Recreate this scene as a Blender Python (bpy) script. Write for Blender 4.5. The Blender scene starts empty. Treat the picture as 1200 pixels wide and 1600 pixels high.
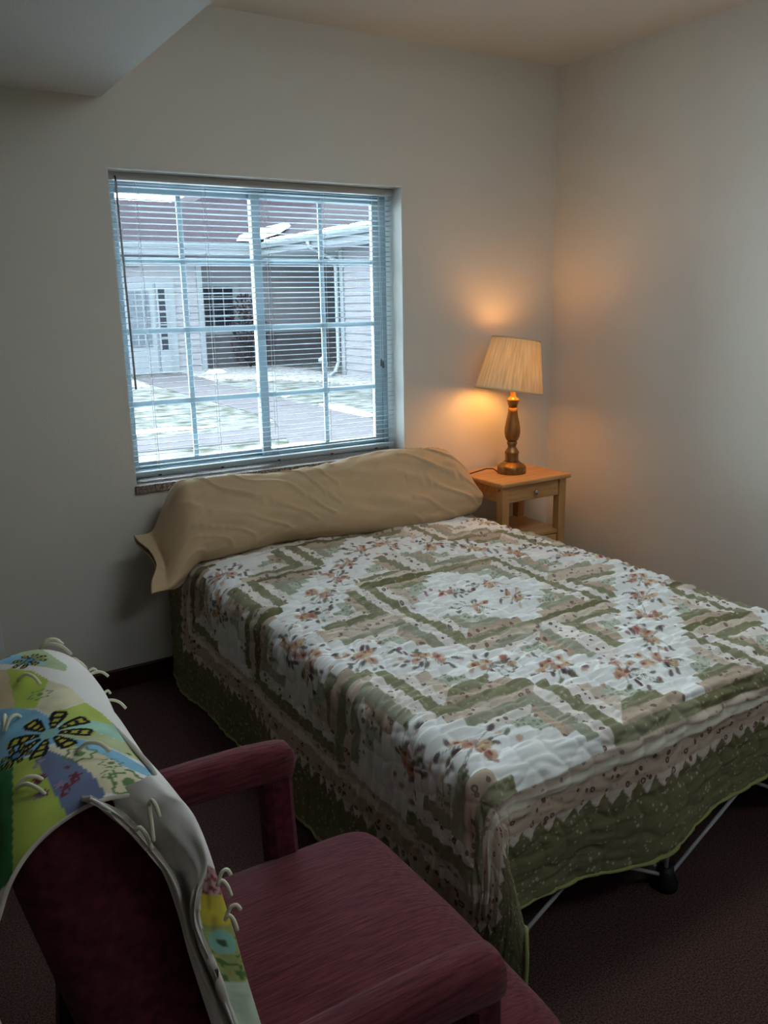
import bpy, bmesh, math, random
import numpy as np
from mathutils import Vector, Matrix

# ------------------------------------------------------------------ camera, world, exposure
scene = bpy.context.scene
COL = scene.collection
F_PX, YAW, PITCH, ROLL, CAM_Z = 1298.64, 0.55426, 0.24750, -0.018258, 1.49
_cy, _sy, _cp, _sp = math.cos(YAW), math.sin(YAW), math.cos(PITCH), math.sin(PITCH)
FW = Vector((_sy*_cp, _cy*_cp, -_sp)); R0 = Vector((_cy, -_sy, 0)); U0 = R0.cross(FW)
RT = R0*math.cos(ROLL) + U0*math.sin(ROLL); UP = -R0*math.sin(ROLL) + U0*math.cos(ROLL)
cd = bpy.data.cameras.new('camera'); cam = bpy.data.objects.new('camera', cd); COL.objects.link(cam)
cam.matrix_world = Matrix(((RT.x, UP.x, -FW.x, 0), (RT.y, UP.y, -FW.y, 0), (RT.z, UP.z, -FW.z, CAM_Z), (0, 0, 0, 1)))
cd.sensor_fit = 'VERTICAL'; cd.sensor_height = 24; cd.sensor_width = 18; cd.lens = 24*F_PX/1600
cd.clip_start = 0.02; cd.clip_end = 200
scene.camera = cam

SKY = 24.0
world = bpy.data.worlds.new('overcast_sky'); scene.world = world; world.use_nodes = True
bg = world.node_tree.nodes['Background']
bg.inputs[0].default_value = (0.80, 0.92, 1.0, 1); bg.inputs[1].default_value = SKY
scene.view_settings.view_transform = 'Standard'; scene.view_settings.look = 'None'
scene.view_settings.gamma = 1.0; scene.view_settings.exposure = 0.0
scene.view_settings.use_curve_mapping = False

def ray(px, py):
    return RT*((px-600)/F_PX) + UP*(-(py-800)/F_PX) + FW
def onz(px, py, z):
    d = ray(px, py); k = (z-CAM_Z)/d.z; return Vector((d.x*k, d.y*k, z))
def ony(px, py, y):
    d = ray(px, py); k = y/d.y; return Vector((d.x*k, y, CAM_Z+d.z*k))

# ------------------------------------------------------------------ helpers
rnd = random.Random(7)
def srgb(r, g, b):
    f = lambda c: (c/255/12.92) if c/255 <= 0.04045 else ((c/255+0.055)/1.055)**2.4
    return (f(r), f(g), f(b))
MATS = {}
def mat(name, col, rough=0.8, spec=0.3, metal=0.0, var=0.0, scale=20.0, stretch=(1, 1, 1), col2=None, bump=0.0,
        bscale=None, coord='Object', emit=None, emit_s=0.0, trans=0.0, detail=3.0, sheen=0.0):
    m = bpy.data.materials.new(name); m.use_nodes = True; nt = m.node_tree; N = nt.nodes; L = nt.links
    b = N['Principled BSDF']
    b.inputs['Base Color'].default_value = (*col, 1); b.inputs['Roughness'].default_value = rough
    b.inputs['Specular IOR Level'].default_value = spec; b.inputs['Metallic'].default_value = metal
    if sheen: b.inputs['Sheen Weight'].default_value = sheen
    if emit: b.inputs['Emission Color'].default_value = (*emit, 1); b.inputs['Emission Strength'].default_value = emit_s
    if var or col2 or bump:
        tc = N.new('ShaderNodeTexCoord'); mp = N.new('ShaderNodeMapping'); mp.inputs['Scale'].default_value = stretch
        L.new(tc.outputs[coord], mp.inputs[0])
        nz = N.new('ShaderNodeTexNoise'); nz.inputs['Scale'].default_value = scale; nz.inputs['Detail'].default_value = detail
        L.new(mp.outputs[0], nz.inputs[0])
        if var or col2:
            rp = N.new('ShaderNodeValToRGB'); rp.color_ramp.elements[0].position = 0.35; rp.color_ramp.elements[1].position = 0.65
            c2 = col2 or tuple(min(1, c*(1+var)) for c in col); c1 = col if col2 else tuple(c*(1-var) for c in col)
            rp.color_ramp.elements[0].color = (*c1, 1); rp.color_ramp.elements[1].color = (*c2, 1)
            L.new(nz.outputs[0], rp.inputs[0]); L.new(rp.outputs[0], b.inputs['Base Color'])
        if bump:
            n2 = nz
            if bscale:
                n2 = N.new('ShaderNodeTexNoise'); n2.inputs['Scale'].default_value = bscale; n2.inputs['Detail'].default_value = 2
                L.new(mp.outputs[0], n2.inputs[0])
            bp = N.new('ShaderNodeBump'); bp.inputs['Strength'].default_value = 1.0; bp.inputs['Distance'].default_value = bump
            L.new(n2.outputs[0], bp.inputs['Height']); L.new(bp.outputs[0], b.inputs['Normal'])
    MATS[name] = m
    return m

def link(name, me, m=None, parent=None):
    o = bpy.data.objects.new(name, me); COL.objects.link(o)
    if m is not None and not me.materials: me.materials.append(m)
    if parent is not None: o.parent = parent
    return o
def from_data(name, v, f, m, parent=None, smooth=True):
    me = bpy.data.meshes.new(name); me.from_pydata([tuple(p) for p in v], [], f); me.update()
    if smooth: me.polygons.foreach_set('use_smooth', [True]*len(me.polygons))
    return link(name, me, m, parent)
def from_bm(name, bm, m, parent=None, smooth=False):
    bmesh.ops.recalc_face_normals(bm, faces=bm.faces)
    me = bpy.data.meshes.new(name); bm.to_mesh(me); bm.free()
    if smooth: me.polygons.foreach_set('use_smooth', [True]*len(me.polygons))
    return link(name, me, m, parent)
def add_box(bm, x0, x1, y0, y1, z0, z1, bev=0.0, seg=2):
    r = bmesh.ops.create_cube(bm, size=1)
    for v in r['verts']:
        v.co = Vector(((x0+x1)/2+v.co.x*(x1-x0), (y0+y1)/2+v.co.y*(y1-y0), (z0+z1)/2+v.co.z*(z1-z0)))
    if bev:
        es = {e for v in r['verts'] for e in v.link_edges}
        bmesh.ops.bevel(bm, geom=list(es), offset=bev, segments=seg, affect='EDGES', profile=0.5)
def box(name, x0, x1, y0, y1, z0, z1, m, parent=None, bev=0.0, seg=2):
    bm = bmesh.new(); add_box(bm, x0, x1, y0, y1, z0, z1, bev, seg); return from_bm(name, bm, m, parent)
def lathe(name, prof, m, parent=None, seg=40, origin=(0, 0, 0), cap=True):
    v = []; f = []
    for r, z in prof:
        for k in range(seg):
            a = 2*math.pi*k/seg; v.append((origin[0]+r*math.cos(a), origin[1]+r*math.sin(a), origin[2]+z))
    n = len(prof)
    for i in range(n-1):
        for k in range(seg):
            f.append((i*seg+k, i*seg+(k+1) % seg, (i+1)*seg+(k+1) % seg, (i+1)*seg+k))
    if cap: f.append(tuple(reversed(range(seg)))); f.append(tuple((n-1)*seg+k for k in range(seg)))
    return from_data(name, v, f, m, parent)
def tube_data(pts, rad, seg=8, v0=0):
    pts = [Vector(p) for p in pts]; v = []; f = []
    prev = None
    for i, p in enumerate(pts):
        t = (pts[min(i+1, len(pts)-1)]-pts[max(i-1, 0)]).normalized()
        if prev is None:
            a = Vector((0, 0, 1)) if abs(t.z) < .9 else Vector((1, 0, 0)); n = t.cross(a).normalized()
        else: n = (prev - t*prev.dot(t)).normalized()
        prev = n; b = t.cross(n); r = rad[i] if hasattr(rad, '__len__') else rad
        for k in range(seg):
            an = 2*math.pi*k/seg; v.append(p+(n*math.cos(an)+b*math.sin(an))*r)
    for i in range(len(pts)-1):
        for k in range(seg):
            f.append(tuple(v0+q for q in (i*seg+k, i*seg+(k+1) % seg, (i+1)*seg+(k+1) % seg, (i+1)*seg+k)))
    f.append(tuple(v0+q for q in reversed(range(seg)))); f.append(tuple(v0+(len(pts)-1)*seg+k for k in range(seg)))
    return v, f
def tube(name, pts, rad, m, parent=None, seg=8):
    v, f = tube_data(pts, rad, seg); return from_data(name, v, f, m, parent)
def loft(name, loops, m, parent=None, cap=True, closed=True, smooth=True):
    n = len(loops[0]); v = [p for l in loops for p in l]; f = []
    for i in range(len(loops)-1):
        for k in range(n if closed else n-1):
            f.append((i*n+k, i*n+(k+1) % n, (i+1)*n+(k+1) % n, (i+1)*n+k))
    if cap: f.append(tuple(reversed(range(n)))); f.append(tuple((len(loops)-1)*n+k for k in range(n)))
    return from_data(name, v, f, m, parent, smooth)
def grid_mesh(name, P, m, parent=None, cols=None, attrs=None, uv=None):
    """P: (nu, nv, 3) array -> smooth grid with optional colour and float attributes."""
    nu, nv = P.shape[:2]; me = bpy.data.meshes.new(name)
    idx = np.arange(nu*nv).reshape(nu, nv)
    q = np.stack([idx[:-1, :-1], idx[1:, :-1], idx[1:, 1:], idx[:-1, 1:]], -1).reshape(-1, 4).astype(np.int32)
    me.vertices.add(nu*nv); me.vertices.foreach_set('co', P.reshape(-1).astype(np.float32))
    me.loops.add(q.size); me.loops.foreach_set('vertex_index', q.reshape(-1))
    me.polygons.add(len(q)); me.polygons.foreach_set('loop_start', np.arange(0, q.size, 4, dtype=np.int32))
    me.polygons.foreach_set('use_smooth', np.ones(len(q), bool))
    me.update(calc_edges=True)
    if uv is not None:
        l = me.uv_layers.new(name='flat'); l.data.foreach_set('uv', uv.reshape(-1, 2)[q.reshape(-1)].reshape(-1).astype(np.float32))
    if cols is not None:
        a = me.color_attributes.new('print', 'FLOAT_COLOR', 'POINT')
        c = np.concatenate([cols.reshape(-1, 3), np.ones((nu*nv, 1))], 1); a.data.foreach_set('color', c.reshape(-1).astype(np.float32))
    for k, w in (attrs or {}).items():
        a = me.attributes.new(k, 'FLOAT', 'POINT'); a.data.foreach_set('value', w.reshape(-1).astype(np.float32))
    return link(name, me, m, parent)
def empty(name, loc=(0, 0, 0)):
    o = bpy.data.objects.new(name, None); COL.objects.link(o); o.empty_display_size = 0.1
    o.location = loc
    return o
def tag(o, label, cat, group=None, kind=None):
    o['label'] = label; o['category'] = cat
    if group: o['group'] = group
    if kind: o['kind'] = kind
    return o
def struct(o, label=None):
    o['kind'] = 'structure'
    if label: o['label'] = label
    return o
_rs = np.random.RandomState(3); _LAT = _rs.rand(256, 256)
def vnoise(x, y):
    xi = np.floor(x).astype(int); yi = np.floor(y).astype(int); fx = x-xi; fy = y-yi
    fx = fx*fx*(3-2*fx); fy = fy*fy*(3-2*fy); g = lambda a, b: _LAT[a % 256, b % 256]
    return (g(xi, yi)*(1-fx)+g(xi+1, yi)*fx)*(1-fy)+(g(xi, yi+1)*(1-fx)+g(xi+1, yi+1)*fx)*fy
def sstep(a, b, x):
    t = np.clip((x-a)/(b-a), 0, 1); return t*t*(3-2*t)

# ------------------------------------------------------------------ materials of the room
M_wall = mat('wall_paint', srgb(222, 216, 205), 0.75, 0.25, bump=0.0006, scale=220)
M_ceil = mat('ceiling_paint', srgb(226, 224, 218), 0.9, 0.1, bump=0.001, scale=160)
M_carpet = mat('carpet', srgb(60, 42, 40), 1.0, 0.05, scale=240, col2=srgb(106, 82, 76), bump=0.004, bscale=420)
M_base = mat('cherry_baseboard', srgb(58, 22, 20), 0.4, 0.4, var=0.25, scale=9, stretch=(1, 1, 14))
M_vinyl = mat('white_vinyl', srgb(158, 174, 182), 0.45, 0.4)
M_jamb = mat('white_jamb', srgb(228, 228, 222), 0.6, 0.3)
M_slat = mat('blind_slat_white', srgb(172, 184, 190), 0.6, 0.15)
M_rail = mat('blind_rail', srgb(186, 184, 178), 0.45, 0.4)
M_cord = mat('blind_cord', srgb(225, 225, 220), 0.8)
M_wand = mat('wand_plastic', srgb(150, 155, 160), 0.2, 0.5)
M_granite = mat('granite', srgb(70, 58, 52), 0.35, 0.5, col2=srgb(168, 150, 138), scale=150, detail=4)
M_plate = mat('white_plastic', srgb(232, 232, 228), 0.4, 0.4)
M_dark = mat('dark_slot', srgb(30, 30, 30), 0.5)

# glass: mostly clear, mirror-like at grazing angles
M_glass = bpy.data.materials.new('window_glass'); M_glass.use_nodes = True
_n = M_glass.node_tree; _n.nodes.clear()
_o = _n.nodes.new('ShaderNodeOutputMaterial'); _mx = _n.nodes.new('ShaderNodeMixShader'); _tr = _n.nodes.new('ShaderNodeBsdfTransparent')
_gl = _n.nodes.new('ShaderNodeBsdfGlossy'); _fr = _n.nodes.new('ShaderNodeFresnel')
_fr.inputs[0].default_value = 1.35; _gl.inputs['Roughness'].default_value = 0.02; _tr.inputs[0].default_value = (0.93, 0.97, 0.98, 1)
_n.links.new(_fr.outputs[0], _mx.inputs[0]); _n.links.new(_tr.outputs[0], _mx.inputs[1]); _n.links.new(_gl.outputs[0], _mx.inputs[2]); _n.links.new(_mx.outputs[0], _o.inputs[0])

# ------------------------------------------------------------------ room shell
XL, XR, YF, YB, ZC = -1.7, 2.985, -2.6, 3.188, 2.544
WX0, WX1, WZ0, WZ1 = 0.844, 2.095, 0.800, 1.972
WT = 0.22                                   # wall thickness
struct(box('floor', XL-.2, XR+.2, YF-.2, YB+WT, -0.1, 0, M_carpet))
struct(box('ceiling', XL-.2, XR+.2, YF-.2, YB+WT, ZC, ZC+0.12, M_ceil))
bm = bmesh.new()
for a in ((XL-.2, WX0, 0, ZC), (WX1, XR+.2, 0, ZC), (WX0, WX1, 0, WZ0), (WX0, WX1, WZ1, ZC)):
    add_box(bm, a[0], a[1], YB, YB+WT, a[2], a[3])
bmesh.ops.remove_doubles(bm, verts=bm.verts, dist=1e-5)
struct(from_bm('wall_back', bm, M_wall))
struct(box('wall_right', XR, XR+.15, YF-.2, YB, 0, ZC, M_wall))
struct(box('wall_left', XL-.15, XL, YF-.2, YB, 0, ZC, M_wall))
struct(box('wall_front', XL, XR, YF-.15, YF, 0, ZC, M_wall))
struct(box('ceiling_soffit', XL, 0.848, YF, YB, 2.199, ZC, M_ceil), 'dropped ceiling soffit left of the window')
def baseboard(name, x0, x1, y0, y1):
    o = box(name, x0, x1, y0, y1, 0, 0.085, M_base, bev=0.005); struct(o); return o
baseboard('baseboard_back', XL, XR, YB-0.014, YB)
baseboard('baseboard_right', XR-0.014, XR, YF, YB-0.016)
baseboard('baseboard_left', XL, XL+0.014, YF, YB-0.016)

# window unit
W = empty('window_1', (1.47, 3.34, WZ0)); struct(W, 'white vinyl sliding window with muntin grid behind the blind')
def wbox(name, x0, x1, y0, y1, z0, z1, m, parent, bev=0.003):
    o = box(name, x0, x1, y0, y1, z0, z1, m, None, bev, 1); o.parent = parent
    # keep world placement
    wm = Vector((0, 0, 0)); p = parent
    while p: wm += p.location; p = p.parent
    o.location = -wm
    return o
fy0, fy1 = 3.325, 3.40
zb = 0.815
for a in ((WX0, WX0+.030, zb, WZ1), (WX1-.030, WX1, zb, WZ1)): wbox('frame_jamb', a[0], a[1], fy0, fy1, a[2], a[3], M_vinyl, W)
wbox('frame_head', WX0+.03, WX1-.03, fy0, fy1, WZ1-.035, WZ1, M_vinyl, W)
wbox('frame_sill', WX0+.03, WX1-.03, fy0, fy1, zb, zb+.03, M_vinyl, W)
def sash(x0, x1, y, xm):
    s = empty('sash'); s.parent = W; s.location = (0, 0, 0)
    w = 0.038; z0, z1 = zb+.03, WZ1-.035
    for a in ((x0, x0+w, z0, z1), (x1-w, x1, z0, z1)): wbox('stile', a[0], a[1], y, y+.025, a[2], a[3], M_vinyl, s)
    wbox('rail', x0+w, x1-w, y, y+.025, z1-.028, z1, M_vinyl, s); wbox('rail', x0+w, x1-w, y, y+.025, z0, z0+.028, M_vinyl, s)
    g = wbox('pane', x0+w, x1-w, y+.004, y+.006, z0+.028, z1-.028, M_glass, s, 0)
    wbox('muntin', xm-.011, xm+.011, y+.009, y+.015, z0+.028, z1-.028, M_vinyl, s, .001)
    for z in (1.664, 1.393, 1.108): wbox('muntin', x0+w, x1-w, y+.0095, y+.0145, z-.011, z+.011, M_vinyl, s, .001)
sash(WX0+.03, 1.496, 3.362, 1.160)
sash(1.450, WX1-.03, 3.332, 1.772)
wbox('window_sill', WX0-0.004, WX1+0.004, YB-.012, fy0+.01, 0.783, zb, M_granite, W, .003)
for n, a in (('jamb_return', (WX0, WX0+.004, YB+.001, fy0, zb, WZ1)), ('jamb_return', (WX1-.004, WX1, YB+.001, fy0, zb, WZ1)), ('jamb_return', (WX0, WX1, YB+.001, fy0, WZ1-.004, WZ1))):
    wbox(n, *a, M_jamb, W, 0)

# ------------------------------------------------------------------ venetian blind
BY = 3.275
B = empty('venetian_blind', (1.47, BY, WZ1-.03)); tag(B, 'white horizontal mini blind with open slats filling the window recess', 'blind')
def bchild(o): o.parent = B; o.location = -Vector(B.location); return o
bx0, bx1 = WX0+.006, WX1-.006
bchild(box('headrail', bx0, bx1, BY-.018, BY+.018, WZ1-.032, WZ1-.005, M_rail, None, .002))
seg = 6; sv = []; sf = []
for i in range(2):
    xx = bx0+.004 if i == 0 else bx1-.004
    for s in (1, -1):
        for k in range(seg+1):
            t = k/seg*2-1; yy = t*.0125; zz = .0014*(1-t*t)+s*.0004+(-t*.0012)
            sv.append((xx, yy, zz))
n1 = seg+1
for k in range(seg):
    sf.append((k, k+1, 2*n1+k+1, 2*n1+k)); sf.append((n1+k, 3*n1+k, 3*n1+k+1, n1+k+1))
sf += [(0, 2*n1, 3*n1, n1), (seg, n1+seg, 3*n1+seg, 2*n1+seg)]
sme = bpy.data.meshes.new('slat'); sme.from_pydata(sv, [], sf); sme.update(); sme.materials.append(M_slat)
sme.polygons.foreach_set('use_smooth', [True]*len(sme.polygons))
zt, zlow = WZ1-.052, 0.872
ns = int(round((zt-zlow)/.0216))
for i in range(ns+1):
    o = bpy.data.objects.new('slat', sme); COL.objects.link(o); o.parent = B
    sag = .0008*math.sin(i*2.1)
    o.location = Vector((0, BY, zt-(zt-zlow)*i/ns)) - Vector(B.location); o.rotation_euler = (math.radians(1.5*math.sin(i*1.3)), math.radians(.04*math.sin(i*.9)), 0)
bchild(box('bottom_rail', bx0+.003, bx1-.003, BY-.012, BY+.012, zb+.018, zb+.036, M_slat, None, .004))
lx = [0.965, 1.23, 1.49, 1.75, 1.985]
for x in lx:
    for dy in (-.0135, .0135):
        bchild(tube('ladder_cord', [(x, BY+dy, WZ1-.034), (x, BY+dy, zb+.03)], .0007, M_cord, None, 4))
    bchild(box('rail_plug', x-.006, x+.006, BY-.014, BY-.006, zb+.014, zb+.0195, M_dark, None, .001))
wd = bchild(tube('tilt_wand', [(0.888, BY-.03, WZ1-.04), (0.889, BY-.034, 1.6), (0.892, BY-.036, 1.18)], .0042, M_wand, None, 8))
bchild(tube('wand_hook', [(0.888, BY-.016, WZ1-.02), (0.888, BY-.028, WZ1-.024), (0.888, BY-.03, WZ1-.045)], .003, M_dark, None, 6))
for dx, zz in ((0, 1.225), (.010, 1.216)):
    c = bchild(tube('lift_cord', [(2.012+dx*.3, BY-.02, WZ1-.03), (2.014+dx, BY-.022, zz)], .001, M_cord, None, 5))
    t = bchild(lathe('cord_tassel', [(.001, .016), (.0045, .008), (.006, -.014), (.004, -.018)], mat('tassel', srgb(95, 100, 100), .5), None, 10, (2.014+dx, BY-.022, zz)))
bchild(box('rail_bracket', bx1-.04, bx1+.002, BY-.0195, BY+.0195, WZ1-.034, WZ1-.004, M_rail, None, .002))
bchild(box('rail_bracket', bx0-.002, bx0+.03, BY-.0195, BY+.0195, WZ1-.034, WZ1-.004, M_rail, None, .002))

# wall outlet at the left edge
O = empty('wall_outlet', (0.269, YB-.003, 0.317)); tag(O, 'white outlet plate low on the window wall at the left edge', 'outlet')
o = box('cover_plate', -.035, .035, -.003, .003, -.057, .057, M_plate, O, .002)
for dz in (-.02, .02): box('socket', -.016, .016, -.006, -.002, dz-.014, dz+.014, M_plate, O, .004)

# ------------------------------------------------------------------ outside: courtyard and the house across it
ZG = -0.12
EXT = 0.295
def xsr(*c): return tuple(v*EXT for v in srgb(*c))
def emat(n, c, **k): return mat(n, xsr(*c), k.pop('rough', 1.0), k.pop('spec', .02), **k)
M_siding = emat('lap_siding', (146, 144, 150), var=.06, scale=3)
M_trimw = emat('exterior_white_trim', (140, 146, 152))
M_shingle = mat('roof_shingle', xsr(40, 34, 39), 1, .02, col2=xsr(68, 58, 66), scale=7, stretch=(1.2, 1.2, 14), detail=4)
M_dglass = mat('dark_window_glass', xsr(32, 38, 46), .1, .6)
M_curtain = mat('window_curtain', xsr(96, 104, 116), .7, col2=xsr(62, 70, 82), scale=14, stretch=(3, 1, .3))
M_soffit = mat('eave_soffit_white', srgb(196, 202, 208), .9, .05)
M_gutter = emat('gutter_white', (150, 158, 164))
M_path = emat('concrete_path', (106, 102, 106), var=.08, scale=4, bump=.002, bscale=60)
M_snow = mat('snow', srgb(228, 232, 238), .9, .1, bump=.004, scale=30)
M_brick_low = emat('foundation_band', (92, 88, 92), var=.1, scale=8)
M_lawn = mat('winter_lawn', xsr(78, 80, 68), 1, .0, col2=xsr(140, 142, 144), scale=4.5, detail=10)
M_gravel = mat('gravel', xsr(110, 106, 106), 1, .0, col2=xsr(200, 198, 200), scale=14, detail=4, bump=.02)
M_bush = mat('bush_leaf', xsr(46, 34, 36), .9, .1, var=.4, scale=30)
lawn = box('lawn', -25, 45, YB+WT+.02, 60, ZG-.1, ZG, M_lawn); struct(lawn, 'patchy winter lawn in the courtyard outside')
def flat(name, pts, m, z=.012, label=None):
    n = len(pts); v = [(x, y, ZG+z) for x, y in pts]+[(x, y, ZG-.02) for x, y in pts]
    f = [tuple(range(n))]+[(i, n+i, n+(i+1) % n, (i+1) % n) for i in range(n)]
    o = from_data(name, v, f, m, None, False); struct(o, label); return o
flat('path_cross', [(-6, 10.1), (-6, 11.2), (5.0, 10.25), (5.0, 9.2), (-6, 9.95)][0:1]+[(-6, 9.9), (5.0, 9.2), (5.0, 10.2), (-6, 11.1)], M_path, .012, 'pale concrete path crossing the lawn')
flat('path_door', [(3.6, 7.2), (5.2, 7.4), (6.05, 10.0), (6.15, 13.0), (6.45, 17.0), (6.7, 19.8), (5.4, 19.8), (5.15, 17.0), (5.0, 12.3), (4.95, 11.0)], M_path, .010, 'concrete path leading to the white door')
gb = [(6.7, 20.9), (6.5, 17.6), (7.4, 16.9), (8.2, 15.7), (8.35, 13.5), (9.3, 13.4), (9.3, 16.6), (9.4, 20.9)]
flat('gravel_bed', gb, M_gravel, .03, 'gravel bed along the house wall')
flat('gravel_bed', [(2.5, 20.2), (2.5, 17.2), (5.0, 17.0), (5.3, 20.2)], M_gravel, .03, 'gravel bed left of the door path')
def snow(pts, h=.05):
    c = Vector((sum(p[0] for p in pts)/len(pts), sum(p[1] for p in pts)/len(pts), ZG+h)); n = len(pts); v = [c]; f = []
    for k, s in enumerate((.6, 1.0)):
        for p in pts:
            q = c.to_2d()*(1-s)+Vector(p)*s; v.append((q.x, q.y, ZG+(h*.75 if k == 0 else .005)))
    for i in range(n):
        j = (i+1) % n; f += [(0, 1+i, 1+j), (1+i, 1+n+i, 1+n+j, 1+j)]
    return from_data('snow_patch', v, f, M_snow)
def blob(cx, cy, rx, ry, ang=0, n=14):
    out = []
    for k in range(n):
        a = 2*math.pi*k/n; r = .75+.35*rnd.random(); x, y = rx*r*math.cos(a), ry*r*math.sin(a)
        out.append((cx+x*math.cos(ang)-y*math.sin(ang), cy+x*math.sin(ang)+y*math.cos(ang)))
    return out
for (cx, cy, rx, ry, an, lab) in ((3.0, 10.85, 1.1, .13, -.08, 'narrow snow strip along the far edge of the crossing path'),
        (4.0, 8.5, .9, .25, .2, 'broad snow patch nearest the window'), (1.6, 8.9, .8, .25, -.1, 'snow patch below the crossing path'),
        (6.28, 11.2, 1.0, .16, 1.5, 'long snow strip beside the door path'), (6.3, 9.0, .35, .8, .2, 'snow heap right of the path junction'),
        (6.5, 13.9, .5, .12, 1.2, 'thin snow strip at the bend of the door path'), (7.3, 19.4, .28, .22, 0, 'white mound on the gravel before the recessed window')):
    tag(snow(blob(cx, cy, rx, ry, an), .12 if 'mound' in lab else .05), lab, 'snow', 'snow patches in the courtyard')

gx = np.linspace(-7, 10, 60)[:, None]; gy = np.linspace(YB+WT+.03, 7.75, 24)[None, :]  # unseen snow sheet added to bounce skylight up through the window
edge_ = (gy-3.4)/(7.75-3.4)
gyy = gy+edge_**3*(vnoise(gx*.9+3, gx*0+2)-.5)*.9
SC = grid_mesh('bounce_snow', np.stack([gx+0*gy, gyy, ZG+.004+.07*(1-edge_**6)+.03*vnoise(gx*1.3, gy*1.3)*(1-edge_**6)], -1), M_snow)
tag(SC, 'added snow sheet below the window, out of view, bouncing light upward', 'snow', kind='stuff')
YA, YD, XB = 20.33, 20.97, 9.31
H = empty('house', (7.0, YA, ZG)); tag(H, 'single-storey grey house with shingle roof and white trim across the courtyard', 'house')
def hch(o, p=None): o.parent = p or H; o.location = -Vector(H.location) if p is None else (0, 0, 0); return o
def lap(name, p0, p1, z0, z1, n, step=.16):
    """horizontal lap siding from plan point p0 to p1, outward normal n"""
    v = []; f = []; k = int(math.ceil((z1-z0)/step))
    for i in range(k):
        a, b = z0+i*step, min(z1, z0+(i+1)*step)
        for (z, off) in ((a, .028), (b, .004)):
            for p in (p0, p1): v.append((p[0]+n[0]*off, p[1]+n[1]*off, z))
        q = 4*i; f.append((q, q+1, q+3, q+2))
        if i: f.append((q-2, q-1, q+1, q))
    return hch(from_data(name, v, f, M_siding, None, False))
lap('wall_siding', (1.5, YA), (7.36, YA), ZG, 2.66, (0, -1))
lap('wall_siding', (7.36, YA), (7.36, YD), ZG, 2.66, (1, 0))
lap('wall_siding', (7.36, YD), (XB+3, YD), ZG, 2.66, (0, -1))
lap('wall_siding', (XB, 8.5), (XB, 16.6), ZG, 2.66, (-1, 0))
lap('wall_siding', (XB, 16.6), (XB+4, 16.6), ZG, 2.66, (0, 1))
hch(box('wall_core', 1.5, 7.34, YA+.02, YA+3, ZG, 2.66, M_siding)); hch(box('wall_core', 7.3, 16, YD+.02, YD+3, ZG, 2.66, M_siding)); hch(box('wall_core', XB+.02, 16, 8.5, 16.58, ZG, 2.66, M_siding))
hch(box('corner_trim', 7.29, 7.43, YA-.05, YA+.06, ZG, 2.62, M_trimw)); hch(box('corner_trim', XB-.05, XB+.06, 16.5, 16.66, ZG, 2.62, M_trimw))
# roofs: front slope (rises to +Y) and right wing (rises to +X) meeting in a valley
t = .335; ex, ey, ez = 8.75, 19.75, 2.93
rz = 4.27; ry = ey+(rz-ez)/t
hch(from_data('roof', [(-3, ey, ez), (ex, ey, ez), (ex+(ry-ey), ry, rz), (-3, ry, rz), (-3, ry+4, ez), (ex+(ry-ey), ry+4, ez)], [(0, 1, 2, 3), (3, 2, 5, 4)], M_shingle, None, False))
w = 9.5; bz = ez+t*w
hch(from_data('roof', [(ex, 6, ez), (ex+w, 6, bz), (ex+w, ey+4.4, bz), (ex+.2, ey+13.9, ez+.07), (ex, ey, ez), (ex+2*w, 6, ez), (ex+2*w, ey+13.9, ez)], [(0, 1, 2, 3, 4), (1, 5, 6, 2), (2, 6, 3)], M_shingle, None, False))
def along(p0, p1, Y, z):
    lo, hi = -30.0, 30.0
    for _ in range(60):
        m_ = (lo+hi)/2; q_ = ony(p0[0]+(p1[0]-p0[0])*m_, p0[1]+(p1[1]-p0[1])*m_, Y)
        if q_.z < z: lo = m_
        else: hi = m_
    return q_
fa, fb = along((298, 318), (335, 298), 27.0, 2.9), along((298, 318), (335, 298), 36.0, 8.2)
hch(from_data('roof', [tuple(fa), tuple(fb), (27, 36, 8.2), (27, 27, 2.9), (fa.x, 45, 2.9), (27, 45, 2.9)], [(0, 3, 2, 1), (0, 1, 4), (1, 2, 5, 4)], M_shingle, None, False))
# soffits, gutters, fascia
hch(box('eave_soffit', -3, ex, ey, YD, 2.66, 2.70, M_soffit)); hch(box('eave_soffit', ex, XB+4, 6, YD, 2.66, 2.70, M_soffit))
hch(box('fascia', -3, ex, ey-.02, ey+.02, 2.66, 2.92, M_trimw)); hch(box('fascia', ex-.02, ex+.02, 6, ey, 2.66, 2.92, M_trimw))
def gut(p0, p1, n):
    pr = [(0, 2.92), (.12, 2.93), (.11, 2.87), (.07, 2.80), (0, 2.79)]
    return hch(loft('gutter', [[(p[0]+n[0]*a, p[1]+n[1]*a, z) for a, z in pr] for p in (p0, p1)], M_gutter, None, True, True, False))
gut((-3, ey-.02), (ex-.02, ey-.02), (0, -1)); gut((ex-.02, 6), (ex-.02, ey-.02), (-1, 0))
ds = [(ex-.08, 16.95, 2.8), (ex-.05, 16.95, 2.68), (XB-.12, 16.72, 2.42), (XB-.1, 16.7, 2.2), (XB-.1, 16.7, .2), (XB-.25, 16.6, -.02), (XB-.5, 16.4, -.07)]
hch(tube('downspout', ds, .05, M_gutter, None, 6))
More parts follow.
